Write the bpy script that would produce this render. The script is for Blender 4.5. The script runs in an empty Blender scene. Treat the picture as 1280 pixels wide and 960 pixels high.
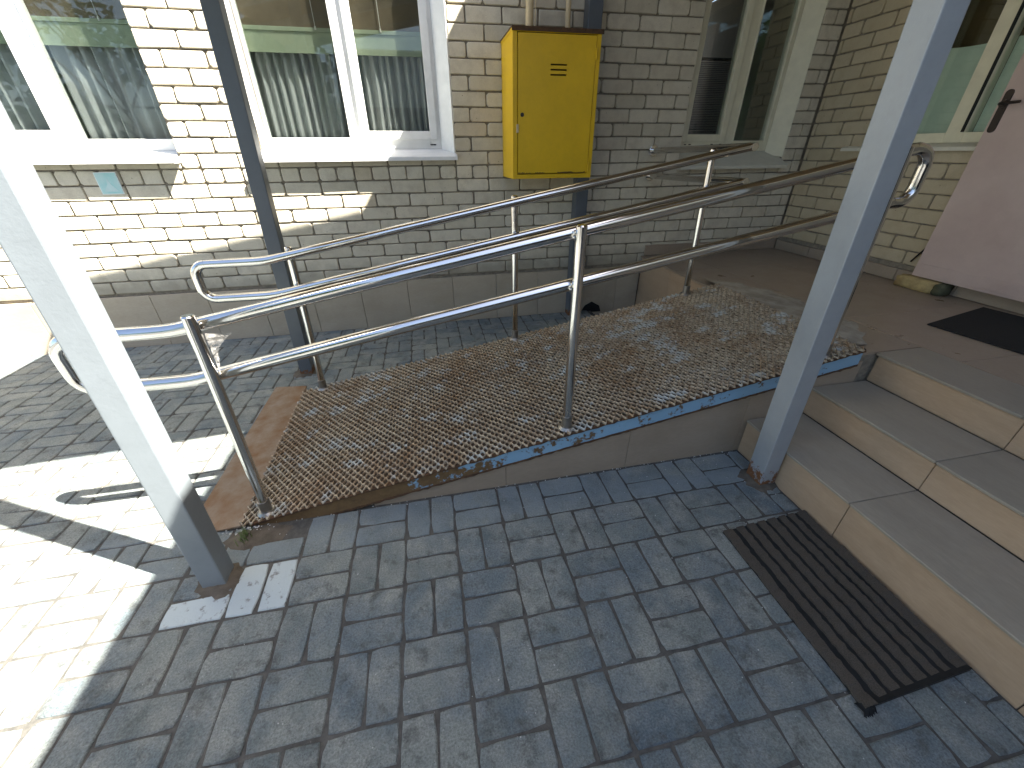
import bpy, bmesh, math, random
from mathutils import Vector, Matrix
random.seed(7)
C = bpy.context.scene.collection
scene = bpy.context.scene
rnd = random.random
def ru(a, b): return a + (b - a) * random.random()

# ------------------------------------------------------------------ camera
cam_d = bpy.data.cameras.new('camera'); cam = bpy.data.objects.new('camera', cam_d); C.objects.link(cam)
YAW, PITCH, ROLL = 0.199729, 0.531522, -0.008528
def cam_axes(y, p, r):
    f = Vector((math.sin(y)*math.cos(p), math.cos(y)*math.cos(p), -math.sin(p)))
    rt = Vector((math.cos(y), -math.sin(y), 0)); u = rt.cross(f)
    return math.cos(r)*rt + math.sin(r)*u, -math.sin(r)*rt + math.cos(r)*u, f
rt_, up_, fw_ = cam_axes(YAW, PITCH, ROLL)
M = Matrix((rt_, up_, -fw_)).transposed().to_4x4(); M.translation = (0.42543, -0.95034, 1.38044)
cam.matrix_world = M
cam_d.sensor_width = 36.0; cam_d.lens = 493.488/1280*36.0
cam_d.clip_start = 0.02; cam_d.clip_end = 2000
scene.camera = cam

# ------------------------------------------------------------------ light
SUN = Vector((1, -0.479, 1.425)).normalized()             # towards the sun
el = math.asin(SUN.z); az = math.atan2(SUN.x, SUN.y)
world = bpy.data.worlds.new('World'); scene.world = world; world.use_nodes = True
wn = world.node_tree.nodes; wl = world.node_tree.links
bg = wn['Background']; sky = wn.new('ShaderNodeTexSky'); sky.sky_type = 'NISHITA'; sky.sun_disc = False
sky.ozone_density = 0.25; sky.dust_density = 2.5; sky.air_density = 0.9; sky.sun_elevation = el; sky.sun_rotation = az
wl.new(sky.outputs[0], bg.inputs[0]); bg.inputs[1].default_value = 0.063
sun_d = bpy.data.lights.new('sun', 'SUN'); sun = bpy.data.objects.new('sun', sun_d); C.objects.link(sun)
sun_d.energy = 5.0; sun_d.angle = math.radians(0.45); sun_d.color = (1.0, 0.95, 0.86)
sun.rotation_mode = 'QUATERNION'; sun.rotation_quaternion = SUN.to_track_quat('Z', 'Y')
vs = scene.view_settings
vs.view_transform = 'Standard'; vs.look = 'None'; vs.exposure = 2.84; vs.gamma = 1; vs.use_curve_mapping = False
scene.cycles.max_bounces = 8; scene.cycles.transparent_max_bounces = 12

# ------------------------------------------------------------------ materials
class N:
    """small node helper"""
    def __init__(s, name):
        s.m = bpy.data.materials.new(name); s.m.use_nodes = True
        s.t = s.m.node_tree; s.b = s.t.nodes['Principled BSDF']; s.out = s.t.nodes['Material Output']
        g = s.t.nodes.new('ShaderNodeNewGeometry'); s.pos = g.outputs['Position']; s.isl = g.outputs['Random Per Island']
        s.orand = s.t.nodes.new('ShaderNodeObjectInfo').outputs['Random']
    def L(s, a, b): s.t.links.new(a, b)
    def mapped(s, scale):
        n = s.t.nodes.new('ShaderNodeMapping'); n.inputs['Scale'].default_value = scale; s.L(s.pos, n.inputs[0]); return n.outputs[0]
    def noise(s, scale, detail=4, rough=0.55, vec=None):
        n = s.t.nodes.new('ShaderNodeTexNoise'); n.inputs['Scale'].default_value = scale
        n.inputs['Detail'].default_value = detail; n.inputs['Roughness'].default_value = rough
        s.L(vec or s.pos, n.inputs['Vector']); return n.outputs[0]
    def vor(s, scale, feature='F1'):
        n = s.t.nodes.new('ShaderNodeTexVoronoi'); n.feature = feature; n.inputs['Scale'].default_value = scale
        s.L(s.pos, n.inputs['Vector']); return n.outputs[0]
    def ramp(s, fac, stops, interp='LINEAR'):
        n = s.t.nodes.new('ShaderNodeValToRGB'); e = n.color_ramp.elements; n.color_ramp.interpolation = interp
        while len(e) < len(stops): e.new(0.5)
        for i, (p, c) in enumerate(stops):
            e[i].position = p; e[i].color = (c, c, c, 1) if not isinstance(c, tuple) else (*c, 1)
        s.L(fac, n.inputs[0]); return n.outputs[0]
    def mix(s, fac, a, b, mode='MIX'):
        n = s.t.nodes.new('ShaderNodeMix'); n.data_type = 'RGBA'; n.blend_type = mode
        for v, i in ((fac, 0), (a, 6), (b, 7)):
            if isinstance(v, (int, float)): n.inputs[i].default_value = v if i == 0 else (v, v, v, 1)
            elif isinstance(v, tuple): n.inputs[i].default_value = (*v, 1)
            else: s.L(v, n.inputs[i])
        return n.outputs[2]
    def math(s, op, a, b=0.0):
        n = s.t.nodes.new('ShaderNodeMath'); n.operation = op
        for v, i in ((a, 0), (b, 1)):
            if isinstance(v, (int, float)): n.inputs[i].default_value = v
            else: s.L(v, n.inputs[i])
        return n.outputs[0]
    def xyz(s):
        n = s.t.nodes.new('ShaderNodeSeparateXYZ'); s.L(s.pos, n.inputs[0]); return n.outputs
    def rand(s): return s.math('FRACT', s.math('ADD', s.math('MULTIPLY', s.orand, 7.31), s.isl))
    def bump(s, h, strength=0.3, dist=0.01):
        n = s.t.nodes.new('ShaderNodeBump'); n.inputs['Strength'].default_value = strength; n.inputs['Distance'].default_value = dist
        s.L(h, n.inputs['Height']); s.L(n.outputs[0], s.b.inputs['Normal'])
    def col(s, c):
        if isinstance(c, tuple): s.b.inputs['Base Color'].default_value = (*c, 1)
        else: s.L(c, s.b.inputs['Base Color'])
    def set(s, rough=None, metal=None, spec=None):
        for k, v in (('Roughness', rough), ('Metallic', metal), ('Specular IOR Level', spec)):
            if v is None: continue
            if isinstance(v, (int, float)): s.b.inputs[k].default_value = v
            else: s.L(v, s.b.inputs[k])
        return s.m

def m_paver():
    n = N('paver_concrete'); r = n.rand()
    base = n.ramp(r, [(0, (.092, .112, .112)), (.3, (.155, .172, .158)), (.5, (.115, .138, .138)), (.75, (.18, .195, .176)), (.9, (.13, .15, .148)), (1, (.085, .108, .115))])
    big = n.noise(9, 5, .65); base = n.mix(n.ramp(big, [(.40, 0.0), (.66, .75)]), base, (.235, .24, .215))
    bl = n.noise(3.1, 5, .65); base = n.mix(n.ramp(bl, [(.47, 0.0), (.62, .55)]), base, (.075, .105, .13))
    dk = n.noise(14, 6, .7); base = n.mix(n.ramp(dk, [(.53, 0.0), (.66, .75)]), base, (.062, .064, .06))
    sp = n.noise(170, 4, .75); base = n.mix(n.ramp(sp, [(.34, 0.0), (.66, 1.0)]), n.mix(1.0, base, .98, 'MULTIPLY'), n.mix(1.0, base, 1.95, 'MULTIPLY'))
    y = n.xyz()[1]; ef = n.math('MULTIPLY', n.ramp(y, [(.16, 0.0), (.24, 1.0), (.43, 1.0), (.46, 0.0)]), n.ramp(n.noise(7, 6, .7), [(.38, 0.0), (.56, .7)])); base = n.mix(ef, base, (.25, .295, .31))
    pits = n.vor(60); base = n.mix(n.ramp(pits, [(.045, .8), (.09, 0.0)]), base, (.05, .05, .048))
    n.col(base); n.bump(n.math('ADD', n.noise(45, 8, .75), n.math('MULTIPLY', sp, .9)), 1.0, .009)
    return n.set(n.ramp(big, [(.3, .55), (.7, .85)]), 0, .4)
def m_white_paver():
    n = N('worn_white_paint'); w = n.noise(30, 6, .7)
    n.col(n.mix(n.ramp(w, [(.56, 0.0), (.66, 1.0)]), (.40, .455, .46), (.2, .2, .19))); n.bump(n.noise(80, 5, .7), .4, .005)
    return n.set(.75)
def m_brick(name='silicate_brick', warm=0.0):
    n = N(name); r = n.rand()
    base = n.ramp(r, [(0, (.52, .475, .365)), (.35, (.62, .57, .45)), (.7, (.58, .53, .415)), (.9, (.66, .61, .49)), (1, (.55, .475, .345))])
    d = n.noise(11, 6, .65); base = n.mix(n.ramp(d, [(.45, 0.0), (.75, .55)]), base, (.36, .31, .235))
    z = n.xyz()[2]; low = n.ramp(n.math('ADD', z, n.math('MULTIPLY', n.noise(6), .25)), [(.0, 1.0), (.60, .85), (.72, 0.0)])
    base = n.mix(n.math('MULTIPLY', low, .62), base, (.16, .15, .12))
    if warm: base = n.mix(warm, base, (.37, .285, .145))  # side wall bricks: olive stain plus the roof's shade put into the colour
    pits = n.vor(16); base = n.mix(n.ramp(pits, [(.035, .85), (.06, 0.0)]), base, (.06, .05, .04))
    fine = n.noise(160, 3, .6); base = n.mix(n.ramp(fine, [(.3, .25), (.6, 0.0)]), base, (.33, .30, .24))
    n.col(base); n.bump(n.math('ADD', n.noise(35, 6, .65), n.math('MULTIPLY', fine, .4)), .35, .006)
    return n.set(.9, 0, .2)
def m_simple(name, a, b, scale=20, rough=.8, bump=.25, metal=0, spec=.4, bscale=60, lo=.35, hi=.65):
    n = N(name); n.col(n.mix(n.ramp(n.noise(scale, 6, .65), [(lo, 0.0), (hi, 1.0)]), a, b))
    if bump: n.bump(n.noise(bscale, 5, .65), bump, .006)
    return n.set(rough, metal, spec)
def m_tile(name, a, b, rough=.45, streak=(1, 1, 1), var=.12):
    n = N(name); v = n.mapped(streak); s1 = n.noise(5, 6, .7, v); s2 = n.noise(60, 3, .6, v)
    base = n.mix(n.ramp(s1, [(.3, 0.0), (.7, 1.0)]), a, b)
    base = n.mix(n.ramp(s2, [(.35, .22), (.6, 0.0)]), base, tuple(x*.72 for x in a))
    base = n.mix(n.ramp(n.noise(2.3, 5, .7), [(.5, 0.0), (.75, .35)]), base, tuple(x*.6 for x in a))
    base = n.mix(n.math('MULTIPLY', n.rand(), var), base, tuple(min(1, x*1.5) for x in b))
    n.col(base); n.bump(s2, .08, .003); return n.set(n.ramp(s1, [(.3, rough-.08), (.7, rough+.14)]), 0, .45)
def m_chrome():
    n = N('polished_stainless_steel'); n.col(n.mix(n.noise(7, 3), (.60, .58, .55), (.72, .71, .69)))
    return n.set(n.ramp(n.noise(40, 4, .6), [(.3, .07), (.7, .17)]), 1.0)
def m_dull():
    n = N('dull_steel'); n.col(n.mix(n.noise(40, 5, .7), (.20, .19, .17), (.38, .36, .33))); return n.set(n.ramp(n.noise(30), [(.3, .3), (.7, .5)]), .9)
def m_paint(name, c, rust=(.10, .045, .02), rough=.38, amt=.62, low=None, dirt=.1):
    n = N(name); base = n.mix(n.ramp(n.noise(3.5, 5, .7), [(.35, 0.0), (.7, 1.0)]), c, tuple(x*.86 for x in c))
    base = n.mix(n.ramp(n.noise(26, 6, .75), [(.5, 0.0), (.75, dirt*2)]), base, tuple(x*.6 for x in c))
    f = n.noise(18, 6, .75)
    mask = n.ramp(f, [(amt, 0.0), (amt+.05, 1.0)])
    if low:
        z = n.xyz()[2]; up = n.ramp(z, [(0.0, 1.0), (low, 0.0)])
        mask = n.math('MAXIMUM', mask, n.ramp(n.math('ADD', n.math('MULTIPLY', up, .38), f), [(.72, 0.0), (.78, 1.0)]))
    base = n.mix(mask, base, n.mix(n.noise(50, 5, .7), rust, (.24, .10, .035)))
    n.col(base); n.bump(n.math('ADD', n.noise(110, 4, .6), n.math('MULTIPLY', mask, 1.2)), .12, .004)
    return n.set(n.math('ADD', rough, n.math('MULTIPLY', mask, .45)), 0, .45)
def m_channel():
    n = N('blue_paint_over_rust'); x = n.xyz()[0]; f = n.noise(16, 6, .75); g_ = n.noise(4, 4, .6)
    k = n.math('ADD', n.math('ADD', n.math('MULTIPLY', f, .75), n.math('MULTIPLY', g_, .3)), n.ramp(n.math('MULTIPLY', n.math('ADD', x, .5), .4), [(.20, .27), (.45, .07), (.8, .02)]))
    mask = n.ramp(k, [(.60, 0.0), (.64, 1.0)])
    n.col(n.mix(mask, n.mix(n.noise(9), (.19, .34, .48), (.25, .41, .54)), n.mix(n.noise(40, 5, .7), (.06, .034, .016), (.20, .125, .05))))
    n.bump(n.math('ADD', n.noise(90, 4, .6), n.math('MULTIPLY', mask, -1.5)), .3, .004); return n.set(n.math('ADD', .45, n.math('MULTIPLY', mask, .4)))
def m_mesh_metal():
    n = N('rusty_expanded_steel')
    x = n.xyz()
    big = n.noise(2.6, 5, .6); mid = n.noise(13, 6, .7); fine = n.noise(70, 5, .75)
    base = n.mix(n.ramp(fine, [(.36, 0.0), (.60, 1.0)]), (.15, .115, .075), (.50, .42, .295))
    rust = n.mix(n.ramp(fine, [(.35, 0.0), (.65, 1.0)]), (.11, .055, .022), (.30, .17, .07))
    base = n.mix(n.ramp(n.math('ADD', n.math('MULTIPLY', n.noise(30, 6, .75), .65), n.math('MULTIPLY', big, .5)), [(.53, 0.0), (.70, .8)]), base, rust)
    blue = n.noise(3.7, 6, .7, n.mapped((1.3, 2.2, 1))); base = n.mix(n.ramp(n.math('ADD', blue, n.math('MULTIPLY', n.math('SUBTRACT', mid, .5), .5)), [(.55, 0.0), (.64, .8)]), base, (.46, .49, .47))
    n.col(base); n.bump(fine, .35, .003); return n.set(n.ramp(mid, [(.3, .45), (.7, .85)]), .25)
def m_glass():
    n = N('window_glass'); t = n.t
    tr = t.nodes.new('ShaderNodeBsdfTransparent'); tr.inputs[0].default_value = (.93, .95, .94, 1)
    gl = t.nodes.new('ShaderNodeBsdfGlossy'); gl.inputs['Roughness'].default_value = .0; gl.inputs[0].default_value = (.95, 1, .98, 1)
    fr = t.nodes.new('ShaderNodeFresnel'); fr.inputs[0].default_value = 1.52
    f = n.math('MULTIPLY', fr.outputs[0], .8)
    mx = t.nodes.new('ShaderNodeMixShader'); n.L(f, mx.inputs[0]); n.L(tr.outputs[0], mx.inputs[1]); n.L(gl.outputs[0], mx.inputs[2])
    n.L(mx.outputs[0], n.out.inputs[0]); return n.m
def m_film():
    n = N('clear_film'); n.col((.75, .73, .68)); n.set(.3); t = n.t
    tr = t.nodes.new('ShaderNodeBsdfTransparent'); mx = t.nodes.new('ShaderNodeMixShader')
    n.L(n.ramp(n.noise(70, 4, .8), [(.4, .03), (.7, .38)]), mx.inputs[0]); n.L(tr.outputs[0], mx.inputs[1]); n.L(n.b.outputs[0], mx.inputs[2]); n.L(mx.outputs[0], n.out.inputs[0]); return n.m
def m_flat(name, c, rough=.6, metal=0, spec=.4):
    n = N(name); n.col(n.mix(n.ramp(n.noise(12, 4, .6), [(.3, 0.0), (.7, 1.0)]), c, tuple(x*.88 for x in c))); return n.set(rough, metal, spec)
def m_mat_strip():
    n = N('grey_carpet_strip'); f = n.noise(420, 3, .7); g = n.noise(24, 4, .7)
    base = n.mix(n.ramp(f, [(.3, 0.0), (.7, 1.0)]), (.045, .04, .034), (.125, .11, .09)); base = n.mix(n.ramp(g, [(.4, 0.0), (.7, .5)]), base, (.095, .08, .062))
    n.col(base); n.bump(f, .9, .004); return n.set(.95, 0, .1)

MAT = dict(
 paver=m_paver(), wpaver=m_white_paver(), brick=m_brick(), brick2=m_brick('silicate_brick_side_wall_shaded', .52),
 mortar=m_simple('grey_mortar', (.27, .235, .18), (.16, .14, .11), 30, .95, .6),
 sand=m_simple('joint_sand', (.105, .10, .088), (.06, .058, .052), 40, .98, .8),
 ground=m_simple('ground_asphalt', (.16, .16, .15), (.10, .10, .095), 3, .95, .4),
 riser=m_tile('tan_riser_tile', (.36, .25, .155), (.455, .33, .215), .42, (1, .5, 3)),
 tread=m_tile('grey_tread_tile', (.245, .212, .165), (.33, .292, .225), .42, (3, .5, 1)),
 floor=m_tile('brown_floor_tile', (.27, .21, .15), (.32, .255, .19), .33, (1, 1, 1)),
 ramptile=m_tile('brown_ramp_tile', (.27, .215, .155), (.32, .26, .195), .5, (.6, 1, 2)),
 plinth=m_tile('beige_plinth_tile', (.37, .31, .225), (.43, .37, .28), .5, (.6, 1, 2)),
 chrome=m_chrome(), dull=m_dull(), pvc=m_flat('white_pvc', (.80, .80, .77), .35), pvc2=m_flat('cream_pvc', (.70, .665, .50), .4),
 sill=m_flat('white_metal_sill', (.78, .79, .78), .4), sill2=m_flat('cream_metal_sill', (.62, .60, .50), .45),
 glass=m_glass(), curtain=m_simple('grey_curtain', (.40, .415, .41), (.35, .362, .36), 4, .9, 0),
 blind=m_simple('brown_blind', (.17, .135, .09), (.13, .10, .065), 6, .9, .1),
 valance=m_simple('green_blind_with_reflection', (.34, .385, .27), (.29, .34, .24), 8, .85, .1),  # green raised: brightness of a tree reflection is put into the colour
 cord=m_flat('white_cord', (.7, .68, .62), .6), dark=m_flat('dark_slats', (.035, .035, .033), .6),
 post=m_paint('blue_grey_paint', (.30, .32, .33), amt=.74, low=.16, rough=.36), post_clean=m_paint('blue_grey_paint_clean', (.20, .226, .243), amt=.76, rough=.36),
 post_shaded=m_paint('blue_grey_paint_shaded', (.10, .115, .13), amt=.74, low=.12),  # same post paint, darkened: shade near the wall is put into the colour
 blue=m_channel(), 
 yellow=m_paint('yellow_paint', (.72, .455, .008), amt=.76, rough=.42), rustlip=m_simple('rusty_lip', (.11, .055, .025), (.05, .03, .018), 25, .8, .5),
 rust=m_simple('rusty_plate', (.19, .105, .05), (.25, .20, .15), 9, .75, .4, .2), mesh=m_mesh_metal(),
 under=m_simple('dirt_under_mesh', (.065, .042, .024), (.035, .028, .02), 30, .95, .6),
 pipe=m_paint('cream_pipe_paint', (.62, .50, .30), amt=.72, rough=.5),
 pink=m_simple('pink_painted_door', (.57, .45, .395), (.47, .36, .315), 2.2, .55, .12, 0, .35, 200),
 handle=m_flat('bronze_handle', (.055, .045, .04), .4, .6), rubber=m_simple('black_rubber', (.006, .007, .007), (.011, .012, .012), 30, .8, .3),
 strip=m_mat_strip(), blackmat=m_simple('black_carpet', (.012, .012, .011), (.022, .02, .018), 200, .95, .8),
 stone=m_simple('yellow_stone', (.50, .38, .17), (.30, .22, .10), 14, .9, .6), darkstone=m_simple('dark_stone_end', (.11, .11, .06), (.07, .07, .04), 20, .9, .5),
 cement=m_simple('cement_patch', (.44, .41, .34), (.27, .245, .19), 9, .9, .7), dirt=m_simple('dirt', (.075, .062, .045), (.13, .11, .085), 18, .98, .9),
 grass=m_flat('grass_blade', (.12, .17, .05), .6), leaf=m_simple('leaf', (.05, .12, .02), (.10, .17, .035), 2, .6, 0), bark=m_simple('bark', (.10, .08, .06), (.06, .05, .04), 20, .9, .5),
 plaque=m_simple('teal_plaque', (.25, .55, .55), (.45, .62, .60), 6, .4, 0), emblem=m_flat('pale_print', (.50, .66, .65), .5), white=m_flat('white_print', (.75, .78, .77), .5),
 film=m_flat('frosted_film', (.52, .63, .54), .7), roomdark=m_flat('room_wall', (.26, .24, .20), .9), brownroom=m_simple('brown_interior', (.12, .085, .035), (.10, .07, .03), 5, .8, 0),
 roofsheet=m_flat('canopy_sheet', (.33, .24, .14), .6), steel=m_flat('corrugated_steel', (.62, .66, .70), .45), chip=m_flat('pale_chips', (.68, .68, .65), .8), web=m_film(), wallupper=m_brick('upper_wall_brick'))

# ------------------------------------------------------------------ mesh helpers
class MB:
    def __init__(s): s.v = []; s.f = []
    def add(s, vs_, fs_):
        o = len(s.v); s.v += [tuple(v) for v in vs_]; s.f += [tuple(i+o for i in f) for f in fs_]; return s
    def box(s, x0, x1, y0, y1, z0, z1):
        return s.add([(x0,y0,z0),(x1,y0,z0),(x1,y1,z0),(x0,y1,z0),(x0,y0,z1),(x1,y0,z1),(x1,y1,z1),(x0,y1,z1)],
                     [(0,3,2,1),(4,5,6,7),(0,1,5,4),(1,2,6,5),(2,3,7,6),(3,0,4,7)])
    def hexa(s, p):   # 8 corners, bottom 4 then top 4 (ccw from above)
        return s.add(p, [(0,3,2,1),(4,5,6,7),(0,1,5,4),(1,2,6,5),(2,3,7,6),(3,0,4,7)])
    def prism(s, poly, axis, a, b):
        """poly 2-D extruded along axis (0 x,1 y,2 z) from a to b"""
        def p3(q, t): l = list(q); l.insert(axis, t); return tuple(l)
        n = len(poly); v = [p3(q, a) for q in poly] + [p3(q, b) for q in poly]
        f = [tuple(range(n))[::-1], tuple(range(n, 2*n))] + [(i, (i+1) % n, n+(i+1) % n, n+i) for i in range(n)]
        return s.add(v, f)
    def tube(s, pts, r, seg=12, caps=True):
        pts = [Vector(p) for p in pts]; rings = []; up = None
        for i, p in enumerate(pts):
            d = ((pts[min(i+1, len(pts)-1)]-pts[max(i-1, 0)])).normalized()
            if up is None: up = d.orthogonal().normalized()
            up = (up - d*up.dot(d)).normalized(); b = d.cross(up)
            rr = r[i] if isinstance(r, (list, tuple)) else r
            rings.append([p + (math.cos(2*math.pi*k/seg)*up + math.sin(2*math.pi*k/seg)*b)*rr for k in range(seg)])
        v = [q for ring in rings for q in ring]; f = []
        for i in range(len(pts)-1):
            for k in range(seg): f.append((i*seg+k, i*seg+(k+1) % seg, (i+1)*seg+(k+1) % seg, (i+1)*seg+k))
        if caps: f.append(tuple(range(seg))[::-1]); f.append(tuple((len(pts)-1)*seg+k for k in range(seg)))
        return s.add(v, f)
    def mesh(s, name):
        me = bpy.data.meshes.new(name); me.from_pydata(s.v, [], s.f); me.update(); return me
    def build(s, name, mat, parent=None, bevel=0, smooth=False, seg=2):
        me = s.mesh(name)
        bm = bmesh.new(); bm.from_mesh(me); bmesh.ops.recalc_face_normals(bm, faces=bm.faces)
        if bevel: bmesh.ops.bevel(bm, geom=list(bm.edges), offset=bevel, segments=seg, affect='EDGES', profile=.6)
        bm.to_mesh(me); bm.free()
        if smooth:
            for p in me.polygons: p.use_smooth = True
            me.set_sharp_from_angle(angle=math.radians(42))
        return link(name, me, mat, parent)
def link(name, me, mat, parent=None, loc=None):
    if mat is not None and not me.materials: me.materials.append(MAT[mat])
    o = bpy.data.objects.new(name, me); C.objects.link(o)
    if parent is not None: o.parent = parent
    if loc is not None: o.location = loc
    return o
def tag(o, label, cat, group=None):
    o['label'] = label; o['category'] = cat
    if group: o['group'] = group
    return o
def thing(name, label, cat, group=None):
    o = bpy.data.objects.new(name, None); o.empty_display_size = .1; C.objects.link(o); return tag(o, label, cat, group)
def struct(name, me_b, mat): o = me_b.build(name, mat); o['kind'] = 'structure'; return o
def slab_piece(w, h, t, ch=.004, cut=.012, jit=.002):
    """rounded-corner flat piece, centred, face towards +z, thickness t below 0: 22 faces-ish"""
    def ring(ins, z, j):
        a, b = w/2-ins, h/2-ins; c = min(cut, a*.45, b*.45); pts = [(-a+c,-b),(a-c,-b),(a,-b+c),(a,b-c),(a-c,b),(-a+c,b),(-a,b-c),(-a,-b+c)]
        return [(x+j[i][0], y+j[i][1], z) for i, (x, y) in enumerate(pts)]
    j = [(ru(-jit, jit), ru(-jit, jit)) for _ in range(8)]
    v = ring(0, -t, j) + ring(0, -ch, j) + ring(ch*1.1, 0, j)
    f = [(16,17,18,19,20,21,22,23)]
    for k in range(2):
        for i in range(8): f.append((k*8+i, k*8+(i+1) % 8, k*8+8+(i+1) % 8, k*8+8+i))
    return v, f
def paver_piece(w, h, t, ch=.0035):
    def ring(ins, z, j):
        a, b = w/2-ins, h/2-ins
        pts = [(-a+.004,-b+.002),(-a*.33,-b),(a*.4,-b),(a-.004,-b+.002),(a,-b*.4),(a,b*.45),(a-.004,b-.002),(a*.35,b),(-a*.42,b),(-a+.004,b-.002),(-a,b*.38),(-a,-b*.45)]
        return [(x+j[i][0], y+j[i][1], z) for i, (x, y) in enumerate(pts)]
    j = [(ru(-.0019, .0019), ru(-.0019, .0019)) for _ in range(12)]; j2 = [(x+ru(-.0014, .0014), y+ru(-.0014, .0014)) for x, y in j]
    if rnd() < .28:
        q = random.choice((0, 3, 6, 9)); sx, sy = (1 if q in (0, 9) else -1), (1 if q in (0, 3) else -1)
        j2[q] = (sx*ru(.005, .011), sy*ru(.004, .010)); j[q] = (sx*ru(.002, .007), sy*ru(.002, .006))
    v = ring(0, -t, j) + ring(0, -ch, j) + ring(ch*.9, 0, j2); f = [tuple(range(24, 36))]
    for k in range(2):
        for i in range(12): f.append((k*12+i, k*12+(i+1) % 12, k*12+12+(i+1) % 12, k*12+12+i))
    return v, f
def xform(vs_, mat4): return [tuple(mat4 @ Vector(v)) for v in vs_]

# ================================================================== GROUND AND PAVEMENT
g = MB(); g.add([(-400,-400,-.05),(400,-400,-.05),(400,400,-.05),(-400,400,-.05)], [(0,1,2,3)]); struct('ground', g, 'ground')
S = .2055
pav = struct('pavement', MB().box(-6, 1.96, -2.2, 2.655, -.10, -.0052), 'sand')
pav_meshes = {}
def paver_mesh(w, h):
    key = (round(w, 3), round(h, 3)); L_ = pav_meshes.setdefault(key, [])
    if len(L_) < 30:
        v, f = paver_piece(w, h, .03); b = MB(); b.add(v, f); L_.append(b.mesh('paver')); return L_[-1]
    return random.choice(L_)
camp = Vector((.425, -.95, 1.38))
pl = []
for i in range(-26, 10):
    for j in range(-13, 10):
        x0, y0 = i*S, -(j+1)*S          # block lower-left
        for k in range(2):
            if (i+j) % 2 == 0: r_ = [x0, x0+S, y0+k*S/2, y0+(k+1)*S/2]
            else: r_ = [x0+k*S/2, x0+(k+1)*S/2, y0, y0+S]
            if r_[0] < -5.2 or r_[3] < -2.1: continue
            r_[1] = min(r_[1], 1.925); r_[3] = min(r_[3], 2.628)
            # ramp and landing footprint
            if r_[1] > -.46 and r_[2] > .405 and r_[2] < 1.50: 
                if r_[3] > 1.58: r_[2] = max(r_[2], 1.535)
                else: continue
            if r_[1]-r_[0] < .035 or r_[3]-r_[2] < .035: continue
            # broken spot at the ramp foot
            if -.62 < (r_[0]+r_[1])/2 < -.30 and .31 < (r_[2]+r_[3])/2 < .41 : continue
            pl.append((i, j, k, r_))
vis = []
for q in pl:
    r_ = q[3]; c = Vector(((r_[0]+r_[1])/2, (r_[2]+r_[3])/2, 0)); d = c-camp; zc = d.dot(fw_)
    u, v = d.dot(rt_)/max(zc, .01)*493.5, d.dot(up_)/max(zc, .01)*493.5
    q_vis = zc > .2 and abs(u) < 665 and abs(v) < 500
    vis.append((0 if q_vis else 1, d.length, q))
vis.sort(key=lambda t: (t[0], t[1]))
WHITE = {(-3, -1, 0), (-2, -1, 0), (-2, -1, 1)}
rest = MB()
gap = .0072
for n_, (_, _, (i, j, k, r_)) in enumerate(vis):
    w, h = r_[1]-r_[0]-gap, r_[3]-r_[2]-gap
    T = Matrix.Translation(((r_[0]+r_[1])/2+ru(-.0015, .0015), (r_[2]+r_[3])/2+ru(-.0015, .0015), ru(-.002, .0015))) @ Matrix.Rotation(ru(-.007, .007), 4, 'Z') @ Matrix.Rotation(ru(-.006, .006), 4, 'X')
    if n_ < 298:
        me = paver_mesh(w, h)
        if (i, j, k) in WHITE: me = me.copy(); me.materials.clear(); mt_ = 'wpaver'
        else: mt_ = 'paver'
        o = link('paver', me, mt_, pav); o.matrix_local = T
        if mt_ == 'wpaver': o['label'] = 'paver with worn white paint'
    else:
        v, f = paver_piece(w, h, .02); rest.add(xform(v, T), f)
o = rest.build('paver', 'paver', pav); o['kind'] = 'stuff'

# ================================================================== BRICK WALLS
WY, BX, BX0, BZ, BZ0, BH = 2.65, .26, -.8443, .09538, 1.1916, .0865
OPEN = [(-2.60, -1.222, 1.345, 2.75), (-.705, .715, 1.345, 2.75), (2.66, 3.712, 1.245, 2.75)]
MORT = .014
wall = thing('brick_wall', 'white silicate brick wall with three windows running along behind the ramp', 'wall')
def core(mb, xs, z0, z1, opens, y0, y1, axis):
    """mortar core as butted boxes around the openings"""
    def bx(a, b, c, d):
        if axis == 0: mb.box(a, b, y0, y1, c, d)
        else: mb.box(y0, y1, a, b, c, d)
    e = sorted([xs[0]] + [t for o_ in opens for t in o_[:2]] + [xs[1]])
    for a, b in zip(e[:-1], e[1:]):
        op = [o_ for o_ in opens if o_[0] == a and o_[1] == b]
        if op: bx(a, b, z0, op[0][2]-.01); bx(a, b, op[0][3], z1)
        else: bx(a, b, z0, z1)
cb = MB(); core(cb, (-8, 4.3), -.3, 3.0, OPEN, WY+MORT, 3.0, 0); cb.build('mortar', 'mortar', wall)
MB().box(-8, 4.3, WY, 3.0, 3.003, 6.06).build('upper_wall', 'wallupper', wall)
MB().box(-8, 4.3, 3.0, 5.6, -.3, -.2).add([(-8,5.5,-.2),(3.9,5.5,-.2),(3.9,5.5,3),(-8,5.5,3)], [(0,1,2,3)]).box(-8, 4.3, 3.003, 5.6, 3.005, 3.1).box(-8.1, -8.003, 3.003, 5.6, -.2, 3).box(4.303, 4.4, 3.003, 5.6, -.2, 3).build('room_wall', 'roomdark', wall)
brick_meshes = {}
def brick_mesh(w, h):
    key = (round(w, 3), round(h, 3)); L_ = brick_meshes.setdefault(key, [])
    if len(L_) < 10:
        v, f = slab_piece(w, h, .03, ch=.004, cut=random.choice((.005, .007, .009, .014)), jit=.0018); b = MB(); b.add(v, f); L_.append(b.mesh('brick')); return L_[-1]
    return random.choice(L_)
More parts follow.
